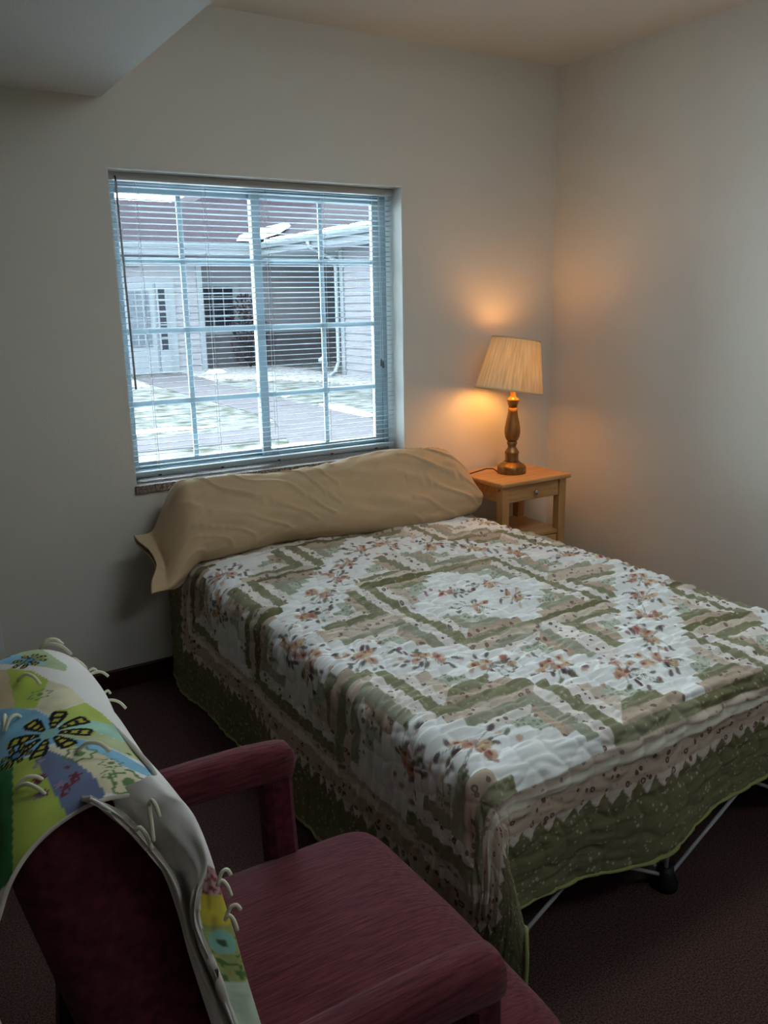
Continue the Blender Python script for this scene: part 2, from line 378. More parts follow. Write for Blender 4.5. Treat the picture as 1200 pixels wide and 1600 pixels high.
# roof snow in the valley and along the eave
vs = [(ex-.1, ey+.05, ez+.06), (ex+.6, ey+.1, ez+.26), (ex+1.5, ey+1.25, ez+.56), (ex+1.25, ey+1.5, ez+.52), (ex+.3, ey+.75, ez+.32), (ex-.55, ey+.05, ez+.06)]
vs2 = [(a, b, c+.1) for a, b, c in vs]; n = len(vs)
hch(from_data('roof_snow', vs+[tuple((Vector(p)*.9+Vector((ex+.4, ey+.5, ez+.4))*.1)) for p in vs2], [tuple(range(n, 2*n))]+[(i, (i+1) % n, n+(i+1) % n, n+i) for i in range(n)], M_snow))
es = []; ef = []
for i in range(40):
    y = 13.4+i*.15; wd_ = .12+.16*rnd.random()*(1 if i % 9 < 6 else .3); es += [(ex-.09, y, ez+.01), (ex-.06, y, ez+.07), (ex+wd_, y, ez+.05+t*wd_)]
    if i: ef += [(3*i-3, 3*i-2, 3*i+1, 3*i), (3*i-2, 3*i-1, 3*i+2, 3*i+1)]
hch(from_data('roof_snow', es, ef, M_snow))
# front door with sidelight
def wpart(name, x0, x1, z0, z1, y, m, d=.05, parent=None):
    o = box(name, x0, x1, y-d, y, z0, z1, m)
    o.parent = parent or H
    o.location = -Vector(H.location)
    return o
def sub(o, p): o.parent = p; o.location = (0, 0, 0); return o
wpart('door_casing', 5.34, 6.70, ZG, 2.12, YA-.02, M_trimw, .06)
d = wpart('door', 5.42, 6.18, ZG+.02, 2.02, YA-.08, M_trimw, .04)
sub(box('pane', 5.56, 6.06, YA-.135, YA-.12, .55, 1.84, M_curtain), d)
for z in (.85, 1.17, 1.5): sub(box('glazing_bar', 5.56, 6.06, YA-.142, YA-.136, z-.015, z+.015, M_trimw), d)
for x in (5.73, 5.9): sub(box('glazing_bar', x-.015, x+.015, YA-.143, YA-.137, .55, 1.84, M_trimw), d)
s = wpart('sidelight', 6.24, 6.50, ZG+.02, 2.02, YA-.08, M_trimw, .04)
sub(box('pane', 6.29, 6.44, YA-.135, YA-.12, .45, 1.88, M_dglass), s)
for z in (.75, 1.05, 1.35, 1.62): sub(box('glazing_bar', 6.29, 6.44, YA-.142, YA-.136, z-.015, z+.015, M_trimw), s)
wpart('porch_lamp', 5.6, 5.89, 2.40, 2.48, YA-.03, M_gutter, .08)
wn = wpart('window', 7.58, 8.62, .86, 2.06, YD-.03, M_trimw, .06)
sub(box('pane', 7.66, 8.44, YD-.105, YD-.09, .95, 1.94, M_dglass), wn)
for x in (7.90, 8.18): sub(box('glazing_bar', x-.014, x+.014, YD-.112, YD-.106, .95, 1.94, M_trimw), wn)
for z in (1.2, 1.45, 1.7): sub(box('glazing_bar', 7.66, 8.44, YD-.113, YD-.107, z-.014, z+.014, M_trimw), wn)
wn = wpart('window', 11.05, 11.95, .86, 2.16, YD-.03, M_trimw, .06)
sub(box('pane', 11.17, 11.82, YD-.105, YD-.09, .95, 2.06, M_curtain), wn)
sub(box('glazing_bar', 11.47, 11.53, YD-.113, YD-.107, .95, 2.06, M_trimw), wn)
wpart('wainscot_band', 7.44, XB+3, ZG, .75, YD-.03, M_brick_low, .02)
wpart('water_table', 7.44, XB+3, .75, .80, YD-.03, M_trimw, .04)
# shrub before the recessed window
SB = empty('shrub', (8.55, 20.2, ZG)); tag(SB, 'dark reddish bare shrub in front of the recessed window', 'shrub')
for k in range(9):
    a = rnd.uniform(0, 6.28); r = rnd.uniform(.1, .42); h = rnd.uniform(.9, 1.8)
    tube('branch', [(0, 0, 0), (r*.4*math.cos(a), r*.4*math.sin(a), h*.5), (r*math.cos(a), r*math.sin(a), h)], [.018, .012, .004], M_bush, SB, 5)
lv = []; lf = []
for k in range(900):
    z = rnd.uniform(.1, 1.85); rr = .52*math.sqrt(rnd.random())*(1-.35*abs(z-.9)/.9); a = rnd.uniform(0, 6.28)
    c = Vector((rr*math.cos(a), rr*math.sin(a), z)); u = Vector((rnd.gauss(0, 1), rnd.gauss(0, 1), rnd.gauss(0, 1))).normalized()*.06
    w_ = Vector((rnd.gauss(0, 1), rnd.gauss(0, 1), rnd.gauss(0, 1))).normalized()*.03; q = len(lv)
    lv += [c-u, c+w_, c+u, c-w_]; lf.append((q, q+1, q+2, q+3))
fo = from_data('foliage', lv, lf, M_bush, SB, False); fo['kind'] = 'stuff'
GL = empty('garden_light', (9.05, 17.2, ZG)); tag(GL, 'small white stake light in the gravel by the house corner', 'garden light')
tube('stake', [(0, 0, 0), (0, 0, .32)], .015, M_gutter, GL, 6); lathe('light_cap', [(.09, .30), (.09, .36), (.02, .42)], M_gutter, GL, 12)

# ------------------------------------------------------------------ added fill lights on the ceiling, out of frame, to brighten the room
FILLX, FILLY = 1.68, 1.45
FILL = empty('fill_light', (FILLX, FILLY, ZC)); tag(FILL, 'added wide fill light on the ceiling over the bed, out of view', 'fill light')
box('housing', -.50, .50, -.20, .20, -.035, 0, mat('fill_housing', srgb(220, 220, 218), .4, .4), FILL, .004)
M_fill = mat('fill_glow', (.9, .9, .9), .5, emit=(0.82, 0.93, 1.0), emit_s=8.8)
box('fill_diffuser', -.48, .48, -.18, .18, -.075, -.036, M_fill, FILL, .02)
FILL2 = FILL.copy(); COL.objects.link(FILL2); FILL2.location = (1.42, -.65, ZC); FILL2['label'] = 'added wide fill light on the ceiling behind the camera, out of view'  # second added fill, lifts the chair back and the foot of the bed
for c_ in list(FILL.children):
    d_ = c_.copy(); COL.objects.link(d_); d_.parent = FILL2
FILL['group'] = FILL2['group'] = 'added fill lights'

# ------------------------------------------------------------------ bed: pop-up lattice frame + mattress
M_rod = mat('grey_rod', srgb(205, 205, 208), .35, .5); M_hub = mat('black_hub', srgb(20, 20, 22), .5)
M_matt = mat('mattress_ticking', srgb(190, 186, 178), .9)
BED = empty('bed', (1.61, 2.15, 0)); tag(BED, 'low bed on a folding lattice of thin grey rods under the floral quilt', 'bed')
def bedp(o): o.parent = BED; o.location = -Vector(BED.location); return o
hx = [.985, 1.585, 2.20]; hy = [1.205, 1.83, 2.46, 3.07]; zl, zh = .03, .385
hub_me = lathe('hub', [(.012, -.03), (.032, -.03), (.034, -.012), (.022, .012), (.02, .03)], M_hub, None, 16).data
bpy.data.objects.remove(bpy.data.objects['hub'])
for x in hx:
    for y in hy:
        for z in (zl, zh):
            o = bpy.data.objects.new('hub', hub_me); COL.objects.link(o); bedp(o); o.location += Vector((x, y, z))
        bedp(tube('post_rod', [(x, y, zl), (x, y, zh)], .006, M_rod, None, 8))
for y in hy:
    for a, b in zip(hx, hx[1:]):
        bedp(tube('lattice_rod', [(a, y-.006, zl), (b, y-.006, zh)], .0055, M_rod, None, 8)); bedp(tube('lattice_rod', [(b, y+.006, zl), (a, y+.006, zh)], .0055, M_rod, None, 8))
for x in hx:
    for a, b in zip(hy, hy[1:]):
        bedp(tube('lattice_rod', [(x-.006, a, zl), (x-.006, b, zh)], .0055, M_rod, None, 8)); bedp(tube('lattice_rod', [(x+.006, b, zl), (x+.006, a, zh)], .0055, M_rod, None, 8))
bedp(box('mattress', .965, 2.255, 1.175, 3.15, .415, .527, M_matt, None, .03, 3))

# ------------------------------------------------------------------ quilt: log-cabin barn raising, draped
QCX, QCY, QH = 1.60, 2.00, 1.172           # centre of the pattern and half size
S = 0.29                                   # block size
def tintc(*c): return np.array(srgb(*c))
C_white, C_cream = tintc(242, 243, 240), tintc(226, 222, 204)
C_green, C_olive, C_sage = tintc(142, 141, 112), tintc(120, 117, 86), tintc(164, 165, 144)
C_tan, C_tan2 = tintc(192, 174, 154), tintc(210, 196, 178)
C_flor, C_leaf = tintc(234, 228, 220), tintc(192, 198, 180)
NQ = 590
lin = np.linspace(-QH, QH, NQ); DX, DY = np.meshgrid(lin, lin, indexing='ij')
AX, AY = np.abs(DX), np.abs(DY)
col = np.zeros((NQ, NQ, 3)); flor = np.zeros((NQ, NQ)); dots = np.zeros((NQ, NQ)); leaf = np.zeros((NQ, NQ))
def paint(msk, c, fl=0, dt=0, lf=0):
    col[msk] = c; flor[msk] = fl; dots[msk] = dt; leaf[msk] = lf
paint(np.ones_like(AX, bool), C_white)
field = (AX < 3*S) & (AY < 3*S)
ia = np.floor(AX/S).astype(int); ib = np.floor(AY/S).astype(int)
pa = AX-ia*S; pb = AY-ib*S; even = (ia+ib) % 2 == 0
p = np.where(even, S-pa, pa); q = np.where(even, S-pb, pb)      # distance from the coloured corner of each block
wl = S/8.0
k = np.floor(np.minimum(p, q)/wl).astype(int); along = np.maximum(p, q); armx = p > q
logm = field & (along < S-k*wl)
hsh = ((ia*3+ib*7+(DX > 0)*5+(DY > 0)*11) % 4)
ev = even
for kk in range(4):
    mk = logm & (k == kk) & ev
    if kk == 0: paint(mk & (hsh % 2 == 0), C_green, 0, .8); paint(mk & (hsh % 2 == 1) & armx, C_olive, 0, .8); paint(mk & (hsh % 2 == 1) & ~armx, C_green, 0, .6)
    if kk == 1: paint(mk & armx, C_tan, .8); paint(mk & ~armx, C_flor, 1.0)
    if kk == 2: paint(mk & (hsh < 2), C_sage, 0, .7); paint(mk & (hsh >= 2) & armx, C_green, 0, .7); paint(mk & (hsh >= 2) & ~armx, C_tan2, .7)
    if kk == 3: paint(mk & armx, C_flor, .9); paint(mk & ~armx, C_tan2, .6)
    mk = logm & (k == kk) & ~ev
    if kk == 0: paint(mk & armx, C_tan2, .8); paint(mk & ~armx, C_flor, 1.0)
    if kk == 1: paint(mk & (hsh % 2 == 0), C_green, 0, .8); paint(mk & (hsh % 2 == 1), C_sage, 0, .8)
    if kk == 2: paint(mk & armx, C_flor, .9); paint(mk & ~armx, C_tan, .8)
    if kk == 3: paint(mk & armx, C_sage, 0, .6); paint(mk & ~armx, C_flor, .9)
tri = field & (k >= 4) & (p+q < S*1.18) & (p+q > S*.8)
paint(logm & (k >= 3) & (p+q > S*.86), C_leaf, 0, 0, 1)
mx = np.maximum(AX, AY); mn = np.minimum(AX, AY)
e = mx-3*S
paint((e >= 0) & (e < .020), C_tan2, .7); paint((e >= .020) & (e < .046), C_cream)
paint((e >= .046) & (e < .098), C_tan, 1.0)
zz = np.abs(((mn/.050) % 1.0)-.5)*2
edge = .098+.030*zz+.010*(vnoise(mn*30, mx*0+1)-.5)
paint((e >= .098) & (e < edge), tintc(214, 202, 190), 1.0)
paint((e >= edge), C_olive, 0, 1.0)
col *= (0.94+0.12*vnoise(DX*9+40, DY*9+40))[..., None]
# printed bouquets in the plain bands
dx_ = lin[1]-lin[0]; bq = random.Random(11)
ROSE = [tintc(204, 170, 142), tintc(184, 128, 112), tintc(140, 62, 72), tintc(214, 190, 150)]
LEAFC = [tintc(92, 92, 66), tintc(74, 62, 62), tintc(118, 120, 92), tintc(96, 70, 76)]
def ell(cx, cy, rx, ry, an, c, op=.9):
    R_ = max(rx, ry)*1.6; i0, i1 = int((cx-R_+QH)/dx_), int((cx+R_+QH)/dx_)+2; j0, j1 = int((cy-R_+QH)/dx_), int((cy+R_+QH)/dx_)+2
    i0, j0 = max(i0, 0), max(j0, 0); i1, j1 = min(i1, NQ), min(j1, NQ)
    if i1 <= i0 or j1 <= j0: return
    u = DX[i0:i1, j0:j1]-cx; v = DY[i0:i1, j0:j1]-cy; c_, s_ = math.cos(an), math.sin(an)
    d = np.sqrt(((u*c_+v*s_)/rx)**2+((-u*s_+v*c_)/ry)**2); a = (1-sstep(.75, 1.2, d))*op
    col[i0:i1, j0:j1] = col[i0:i1, j0:j1]*(1-a[..., None])+c*a[..., None]
def bouquet(cx, cy, sc=1.0):
    th = bq.uniform(0, 6.28)
    for _ in range(16):
        a = th+bq.uniform(-2.6, 2.6); r = bq.uniform(.02, .062)*sc
        x, y = cx+r*math.cos(a), cy+r*math.sin(a); ell((cx+x)/2, (cy+y)/2, r*.55, .0017, a, LEAFC[bq.randrange(4)], .6)
        ell(x, y, .0085*sc, .0042*sc, a+bq.uniform(-.8, .8), LEAFC[bq.randrange(4)], .85)
    for _ in range(6):
        a = bq.uniform(0, 6.28); r = bq.uniform(.004, .034)*sc; x, y = cx+r*math.cos(a), cy+r*math.sin(a); c = ROSE[bq.randrange(4)]
        for _k in range(4):
            ell(x+bq.uniform(-.007, .007)*sc, y+bq.uniform(-.007, .007)*sc, .0085*sc, .0062*sc, bq.uniform(0, 3), ROSE[bq.choice((0, 1, 3))], .75)
        ell(x+.002, y+.002, .0045*sc, .0035*sc, a, ROSE[2], .8)
    for _ in range(5):
        a = bq.uniform(0, 6.28); r = bq.uniform(.045, .075)*sc; ell(cx+r*math.cos(a), cy+r*math.sin(a), .006*sc, .0045*sc, a, ROSE[bq.choice((0, 2))], .8)
for sx in (-1, 1):
    for sy in (-1, 1):
        bouquet(sx*.075, sy*.075, 1.2)
        for nring, d in ((5, 2.5*S), (9, 4.5*S)):
            for i in range(nring+1):
                a = (i+.5)/(nring+1)*d
                if a > 2.85*S or d-a > 2.85*S: continue
                bouquet(sx*a, sy*(d-a), 1.5)
# relief: stitched wavy seams with puckers between them
ph = (DX+.016*np.sin(DY*2*math.pi/.17)+.01*(vnoise(DX*6, DY*6)-.5))/.075
seam = np.abs(np.sin(math.pi*ph))
ph2 = (DY+.016*np.sin(DX*2*math.pi/.15+1.1))/.085; seam2 = np.abs(np.sin(math.pi*ph2))
puff = np.sqrt(np.minimum(seam, seam2*1.15)+.001)
wx, wy = DX+.02*(vnoise(DX*7+5, DY*7)-.5), DY+.03*(vnoise(DX*4, DY*4+9)-.5)
pk = (vnoise(wx*12, wy*70)-.5)*.0130+(vnoise(wx*26+17, wy*130+5)-.5)*.0058
big = (vnoise(DX*3+2, DY*5+2)-.5)*.012+(vnoise(DX*9+2, DY*16+7)-.5)*.007
onborder = sstep(.02, .09, e)
relief = .0065*puff+pk*(1-.55*onborder)+big*(1-.3*onborder)
# drape over the mattress
xl, xr, yf, z0, RR = .935, 2.285, 1.145, .548, .055
GX, GY = QCX+DX, QCY+DY
def prof(a):
    """a = length past the start of the roll -> (outwards, down)"""
    an = np.clip(a/RR, 0, math.pi/2); rest = np.maximum(a-RR*math.pi/2, 0)
    return RR*np.sin(an)+rest*.02, RR*(1-np.cos(an))+rest
aL = np.maximum(xl+RR-GX, 0); aR = np.maximum(GX-(xr-RR), 0); bF = np.maximum(yf+RR-GY, 0)
aS = np.maximum(aL, aR); side = np.where(aL > 0, -1.0, 1.0)
rho = np.hypot(aS, bF); th = np.arctan2(bF, np.maximum(aS, 1e-9)); th = np.where(rho < 1e-7, 0, th)
out, dn = prof(rho)
X3 = np.clip(GX, xl+RR, xr-RR)+side*out*np.cos(th)*(aS > 0)
Y3 = np.maximum(GY, yf+RR)-out*np.sin(th)*(bF > 0)
hang = np.maximum(rho-RR*1.3, 0); corner = np.sin(2*th)**2*(aS > 0)*(bF > 0)
# excess cloth of the corner swings out as one fold along the foot side
inC = (aS > 0) & (bF > 0); tb = np.where(inC, th/(math.pi/2), 0); hb_ = .34*hang
X3 += np.where(aL > 0, 1, -1)*hb_*3*(1-tb)*tb**2*.50
Y3 -= hb_*(3*(1-tb)**2*tb*.95+3*(1-tb)*tb**2*.75)
dn = dn-hang*corner*.36
# gentle waves in the hanging sides
wv = np.sin(GX*9.0+.6)+.6*np.sin(GX*17+2); Y3 -= np.where(bF > 0, hang*.055*wv*(1-corner), 0)
wv2 = np.sin(GY*7.0)+.7*np.sin(GY*15+1); X3 += side*np.where(aS > 0, hang*.022*(wv2+.9)*(1-corner), 0)
dn -= np.where((bF > 0) & (aS <= 0), hang*.10*np.sin(GX*7.2+1.0), 0)
Z3 = z0-dn+.016*np.sin(np.clip((GX-xl)/(xr-xl), 0, 1)*math.pi)
Z3 = np.maximum(Z3, .012)
P = np.stack([X3, Y3, Z3], -1)
gu = np.gradient(P, axis=0); gv = np.gradient(P, axis=1); nr = np.cross(gu, gv); nr /= np.linalg.norm(nr, axis=-1, keepdims=True)+1e-9
P = P+nr*(relief*(1-.8*np.sqrt(corner)*sstep(.02, .12, hang)))[..., None]
P[..., 2] = np.maximum(P[..., 2], .008)
P[..., 1] = np.minimum(P[..., 1], 3.168)
M_quilt = bpy.data.materials.new('quilt_print'); M_quilt.use_nodes = True
nt = M_quilt.node_tree; N = nt.nodes; L = nt.links; pb_ = N['Principled BSDF']; pb_.inputs['Roughness'].default_value = .9; pb_.inputs['Specular IOR Level'].default_value = .12
at = N.new('ShaderNodeAttribute'); at.attribute_name = 'print'
uvn = N.new('ShaderNodeUVMap'); uvn.uv_map = 'flat'
def fattr(n): a = N.new('ShaderNodeAttribute'); a.attribute_name = n; return a.outputs['Fac']
def math_(op, a, b):
    m = N.new('ShaderNodeMath'); m.operation = op
    for i, s in enumerate((a, b)):
        if isinstance(s, (int, float)): m.inputs[i].default_value = s
        else: L.new(s, m.inputs[i])
    return m.outputs[0]
def voro(scale, rnd_=1.0):
    v = N.new('ShaderNodeTexVoronoi'); v.inputs['Scale'].default_value = scale; v.inputs['Randomness'].default_value = rnd_
    L.new(uvn.outputs[0], v.inputs['Vector']); return v
def mixc(fac, a, c):
    m = N.new('ShaderNodeMix'); m.data_type = 'RGBA'; L.new(fac, m.inputs[0]); L.new(a, m.inputs[6]); m.inputs[7].default_value = (*c, 1); return m.outputs[2]
base = at.outputs['Color']
v1 = voro(40, .9); fl_ = fattr('flor')
lvl = math_('LESS_THAN', v1.outputs['Distance'], .29); base = mixc(math_('MULTIPLY', math_('MULTIPLY', lvl, fl_), .85), base, srgb(98, 52, 58))
ctr = math_('LESS_THAN', v1.outputs['Distance'], .12); base = mixc(math_('MULTIPLY', math_('MULTIPLY', ctr, fl_), .8), base, srgb(205, 186, 170))
v4 = voro(61, 1); lf1 = math_('LESS_THAN', v4.outputs['Distance'], .16); base = mixc(math_('MULTIPLY', math_('MULTIPLY', lf1, fl_), .5), base, srgb(120, 104, 86))
v2 = voro(62, 1); d_ = fattr('dots'); dl = math_('LESS_THAN', v2.outputs['Distance'], .22); base = mixc(math_('MULTIPLY', math_('MULTIPLY', dl, d_), .55), base, srgb(206, 200, 176))
v5 = voro(27, 1); dl5 = math_('LESS_THAN', v5.outputs['Distance'], .15); base = mixc(math_('MULTIPLY', math_('MULTIPLY', dl5, d_), .5), base, srgb(206, 196, 176))
v3 = voro(85, 1); l_ = fattr('leaf'); ll = math_('LESS_THAN', v3.outputs['Distance'], .38); base = mixc(math_('MULTIPLY', math_('MULTIPLY', ll, l_), .6), base, srgb(112, 122, 92))
L.new(base, pb_.inputs['Base Color'])
QUV = np.stack([DX, DY], -1)
Q = grid_mesh('quilt', P, M_quilt, None, col, {'flor': flor, 'dots': dots, 'leaf': leaf}, QUV)
tag(Q, 'cream and sage log-cabin patchwork quilt with rose bouquets spread over the bed', 'quilt')
# bound edge
M_bind = mat('quilt_binding', srgb(150, 156, 96), .9)
rim = [P[i, 0] for i in range(0, NQ, 3)]+[P[-1, j] for j in range(0, NQ, 3)]
rim = [P[0, j] for j in range(NQ-1, 0, -3)]+[P[i, 0] for i in range(0, NQ, 3)]+[P[-1, j] for j in range(0, NQ, 3)]
tube('binding', [Vector(p_)+Vector((0, 0, .003)) for p_ in rim], .0055, M_bind, Q, 6)

# ------------------------------------------------------------------ long pillow
M_pil = mat('tan_pillowcase', srgb(194, 166, 130), .85, .15, var=.05, scale=60, stretch=(60, 1, 1), sheen=.1)
nu, nv = 220, 120
u = np.linspace(0, 1, nu)[:, None]; v = np.linspace(0, 2*math.pi, nv)[None, :]
x0p, x1p = .775, 2.295
xs = x0p+(x1p-x0p)*u
fl = 1-sstep(.035, .135, u)                                      # 1 on the empty hem at the left
endr = np.clip(1-((np.maximum(u, .90)-.90)/.10)**2.6, 0, 1)**.45     # right end closes
ha = (.168*(1-fl)+.165*fl)*(endr*.75+.25); hb = (.112*(1-fl)**.6+.010*fl+.003)*(endr*.97+.03)
lean = math.radians(57)*(1-fl)+math.radians(24)*fl
lump = .012*np.sin(u*9+1.)-.016*np.exp(-((u-.36)/.14)**2)-.012*np.exp(-((u-.15)/.08)**2)+.012*np.exp(-((u-.74)/.1)**2)
ha = ha+lump*(1-fl)*endr
cv, sv_ = np.cos(v), np.sin(v)
sq = lambda c: np.sign(c)*np.abs(c)**.72
A_ = ha*sq(cv); B_ = hb*sq(sv_)
cyp = 2.985-.055*fl; czp = .686-.106*fl+.006*np.sin(u*6)
Yp = cyp+A_*np.cos(lean)-B_*np.sin(lean); Zp = czp+A_*np.sin(lean)+B_*np.cos(lean)
skew = sstep(.80, 1.0, u)
Xp = xs+0*v+fl*(.018*cv-.030*np.sin(v*1.0)**2*0)-skew*.055*cv-.0*sv_
Xp = Xp+fl*.045*np.exp(-(cv/.5)**2)*(1-sstep(0, .06, u))
ar = v/(2*math.pi)
wr = (vnoise(xs*9+A_*22, ar*16+xs*3)-.5)*.016+(vnoise(xs*26-A_*40, ar*22+3)-.5)*.007
dg = np.abs(((xs*1.0+A_*1.4)*7+1.6*vnoise(xs*5, ar*8)) % 1-.5); wr = wr+.010*np.exp(-(dg/.07)**2)*(vnoise(xs*4, ar*5)>.5)
wr = wr*(np.minimum(endr, 1))*(.5+.5*(1-fl))
Yp = Yp-wr*np.sin(lean)*np.sign(sv_)*np.abs(sv_)**.3; Zp = Zp+wr*.6
Yp = np.minimum(Yp, 3.17); 
inbed = (Xp > xl+.03); Zp = np.where(inbed, np.maximum(Zp, z0+.012), Zp)
PP = np.stack([Xp, Yp, Zp], -1)
PL = grid_mesh('pillow', PP, M_pil); tag(PL, 'long tan pillow in a loose case propped under the window sill', 'pillow')
hemp = [Vector(PP[0, j]) for j in range(nv)]
tube('case_hem', hemp, .004, M_pil, PL, 6)

# ------------------------------------------------------------------ nightstand
M_oak = mat('honey_oak', srgb(186, 138, 86), .45, .35, col2=srgb(206, 160, 104), scale=5, stretch=(1, 14, 14), detail=6)
M_oakz = mat('honey_oak_upright', srgb(184, 136, 84), .45, .35, col2=srgb(204, 158, 102), scale=5, stretch=(14, 14, 1), detail=6)
M_knob = mat('nickel_knob', srgb(190, 190, 190), .25, .5, metal=.9)
NS = empty('nightstand', (2.565, 2.98, 0)); tag(NS, 'honey oak nightstand with one drawer and a low shelf in the corner', 'nightstand')
def nsp(o, p=None): o.parent = p or NS; o.location = -Vector(NS.location) if p is None else (0, 0, 0); return o
nx0, nx1, ny0, ny1, nz = 2.365, 2.765, 2.81, 3.15, .69
nsp(box('top', nx0-.012, nx1+.012, ny0-.012, ny1+.008, nz-.02, nz, M_oak, None, .006))
for a in (nx0+.005, nx1-.047):
    for b in (ny0+.004, ny1-.046): nsp(box('leg', a, a+.042, b, b+.042, 0, nz-.02, M_oakz, None, .003))
nsp(box('side_apron', nx0+.012, nx0+.028, ny0+.046, ny1-.046, .593, nz-.02, M_oak)); nsp(box('side_apron', nx1-.028, nx1-.012, ny0+.046, ny1-.046, .593, nz-.02, M_oak))
nsp(box('back_apron', nx0+.047, nx1-.047, ny1-.03, ny1-.014, .593, nz-.02, M_oak))
dr = nsp(box('drawer', nx0+.050, nx1-.050, ny0+.010, ny0+.028, .592, nz-.024, M_oak, None, .003))
kx, kz = 2.567, .628
pv = [(.004, .0), (.006, .006), (.012, .012), (.0125, .019), (.006, .023), (.001, .0235)]
kn = lathe('knob', pv, M_knob, None, 16); kn.data.transform(Matrix.Translation((kx, ny0+.011, kz)) @ Matrix.Rotation(math.radians(90), 4, 'X')); nsp(kn, dr)
nsp(box('shelf', nx0+.010, nx1-.010, ny0+.012, ny1-.01, .405, .423, M_oak, None, .003))
nsp(box('lower_drawer', nx0+.050, nx1-.050, ny0+.012, ny0+.03, .28, .400, M_oak, None, .003))
for yy in (ny0+.025, ny1-.025): 
    nsp(lathe('dowel_pin', [(.005, 0), (.005, .002)], mat('dowel', srgb(120, 76, 44), .5), None, 10, (0, 0, 0)))
    dp = bpy.data.objects[[o.name for o in NS.children if o.name.startswith('dowel_pin')][-1]]
    dp.data.transform(Matrix.Translation((nx0+.0045, yy, .655)) @ Matrix.Rotation(math.radians(-90), 4, 'Y'))

# ------------------------------------------------------------------ table lamp
M_brass = mat('antique_brass', srgb(146, 112, 66), .36, .5, metal=.7, var=.2, scale=40, stretch=(1, 1, .1))
LX, LY = 2.567, 2.985
LP = empty('table_lamp', (LX, LY, nz)); tag(LP, 'lit antique brass table lamp with tilted cream shade on the nightstand', 'lamp')
k_ = .00070
pr = [(96, 1065), (97, 1058), (97, 1020), (92, 1013), (80, 1005), (62, 993), (52, 985), (46, 975), (45, 940), (47, 932), (49, 924), (46, 917), (40, 908), (30, 893), (27, 882), (31, 872), (35, 862), (34, 853), (29, 848),
      (40, 838), (50, 815), (54, 785), (52, 755), (46, 720), (38, 685), (32, 650), (29, 620), (29, 606), (34, 602), (34, 594), (36, 588), (42, 574), (43, 568), (33, 561), (27, 555), (18, 547), (17, 515), (15, 505)]
def lsec(name, a, b): return lathe(name, [(r*k_, (1065-y)*k_*1.0) for r, y in pr[a:b]], M_brass, LP, 48)
lsec('base', 0, 7); lsec('pedestal', 6, 19); lsec('body', 18, 27); lsec('collar', 26, len(pr))
ztop = (1065-505)*k_
TILT = Matrix.Rotation(math.radians(9.5), 4, 'Y')
M_shade = bpy.data.materials.new('pleated_shade'); M_shade.use_nodes = True
nt = M_shade.node_tree; N2 = nt.nodes; N2.clear(); L2 = nt.links
so = N2.new('ShaderNodeOutputMaterial'); sm = N2.new('ShaderNodeMixShader'); sm.inputs[0].default_value = .050
sd = N2.new('ShaderNodeBsdfDiffuse'); st = N2.new('ShaderNodeBsdfTranslucent')
tc = N2.new('ShaderNodeTexCoord'); sg = N2.new('ShaderNodeTexNoise'); mp2 = N2.new('ShaderNodeMapping'); mp2.inputs['Scale'].default_value = (90, 2, 1)
L2.new(tc.outputs['UV'], mp2.inputs[0]); L2.new(mp2.outputs[0], sg.inputs[0]); sg.inputs['Scale'].default_value = 1.0; sg.inputs['Detail'].default_value = 3
rp = N2.new('ShaderNodeValToRGB'); rp.color_ramp.elements[0].position = .3; rp.color_ramp.elements[1].position = .7
rp.color_ramp.elements[0].color = (*srgb(206, 176, 132), 1); rp.color_ramp.elements[1].color = (*srgb(236, 212, 170), 1)
L2.new(sg.outputs[0], rp.inputs[0]); L2.new(rp.outputs[0], sd.inputs[0]); L2.new(rp.outputs[0], st.inputs[0])
L2.new(sd.outputs[0], sm.inputs[1]); L2.new(st.outputs[0], sm.inputs[2]); L2.new(sm.outputs[0], so.inputs[0])
sc_ = Vector((-.006, 0, ztop+.115)); sh_h, rb, rt_ = .235, .156, .111
uu = np.linspace(0, 2*math.pi, 181)[:, None]; vv = np.linspace(0, 1, 14)[None, :]
def shade_grid(off):
    r = rb+(rt_-rb)*vv+off+.0012*np.sin(uu*90); g = np.stack([r*np.cos(uu), r*np.sin(uu), (vv-.5)*sh_h+0*uu], -1)
    Rm = np.array(TILT.to_3x3()); return g @ Rm.T+np.array(sc_)
suv = np.stack([uu/(2*math.pi)+0*vv, vv+0*uu], -1)
SH = grid_mesh('shade', shade_grid(0), M_shade, LP, None, None, suv)
M_trimb = mat('shade_trim', srgb(214, 196, 164), .8)
for (z_, r_) in ((-.5, rb), (.5, rt_)):
    pts = [Vector(TILT @ Vector((r_*math.cos(a), r_*math.sin(a), z_*sh_h)))+sc_ for a in np.linspace(0, 2*math.pi, 61)]
    tube('shade_trim', pts, .004, M_trimb, SH, 6)
hp = [Vector((0, 0, ztop)), Vector((.045, 0, ztop+.05)), Vector((.05, 0, ztop+.13)), Vector((.02, 0, ztop+.205)), Vector((0, 0, ztop+.215)), Vector((-.02, 0, ztop+.205)), Vector((-.05, 0, ztop+.13)), Vector((-.045, 0, ztop+.05)), Vector((0, 0, ztop))]
tube('harp', hp, .002, M_brass, LP, 6)
for a in (0, 2.094, 4.189):
    tube('spider_arm', [Vector((0, 0, ztop+.215)), Vector(TILT @ Vector((rt_*math.cos(a), rt_*math.sin(a), .46*sh_h)))+sc_], .0018, M_brass, LP, 5)
WARM = (1.0, .53, .16)
M_bulb = mat('bulb_glow', (1, .9, .8), .5, emit=WARM, emit_s=62)
lathe('bulb', [(.012, ztop), (.014, ztop+.065), (.026, ztop+.110), (.031, ztop+.140), (.024, ztop+.165), (.004, ztop+.175)], M_bulb, LP, 20)
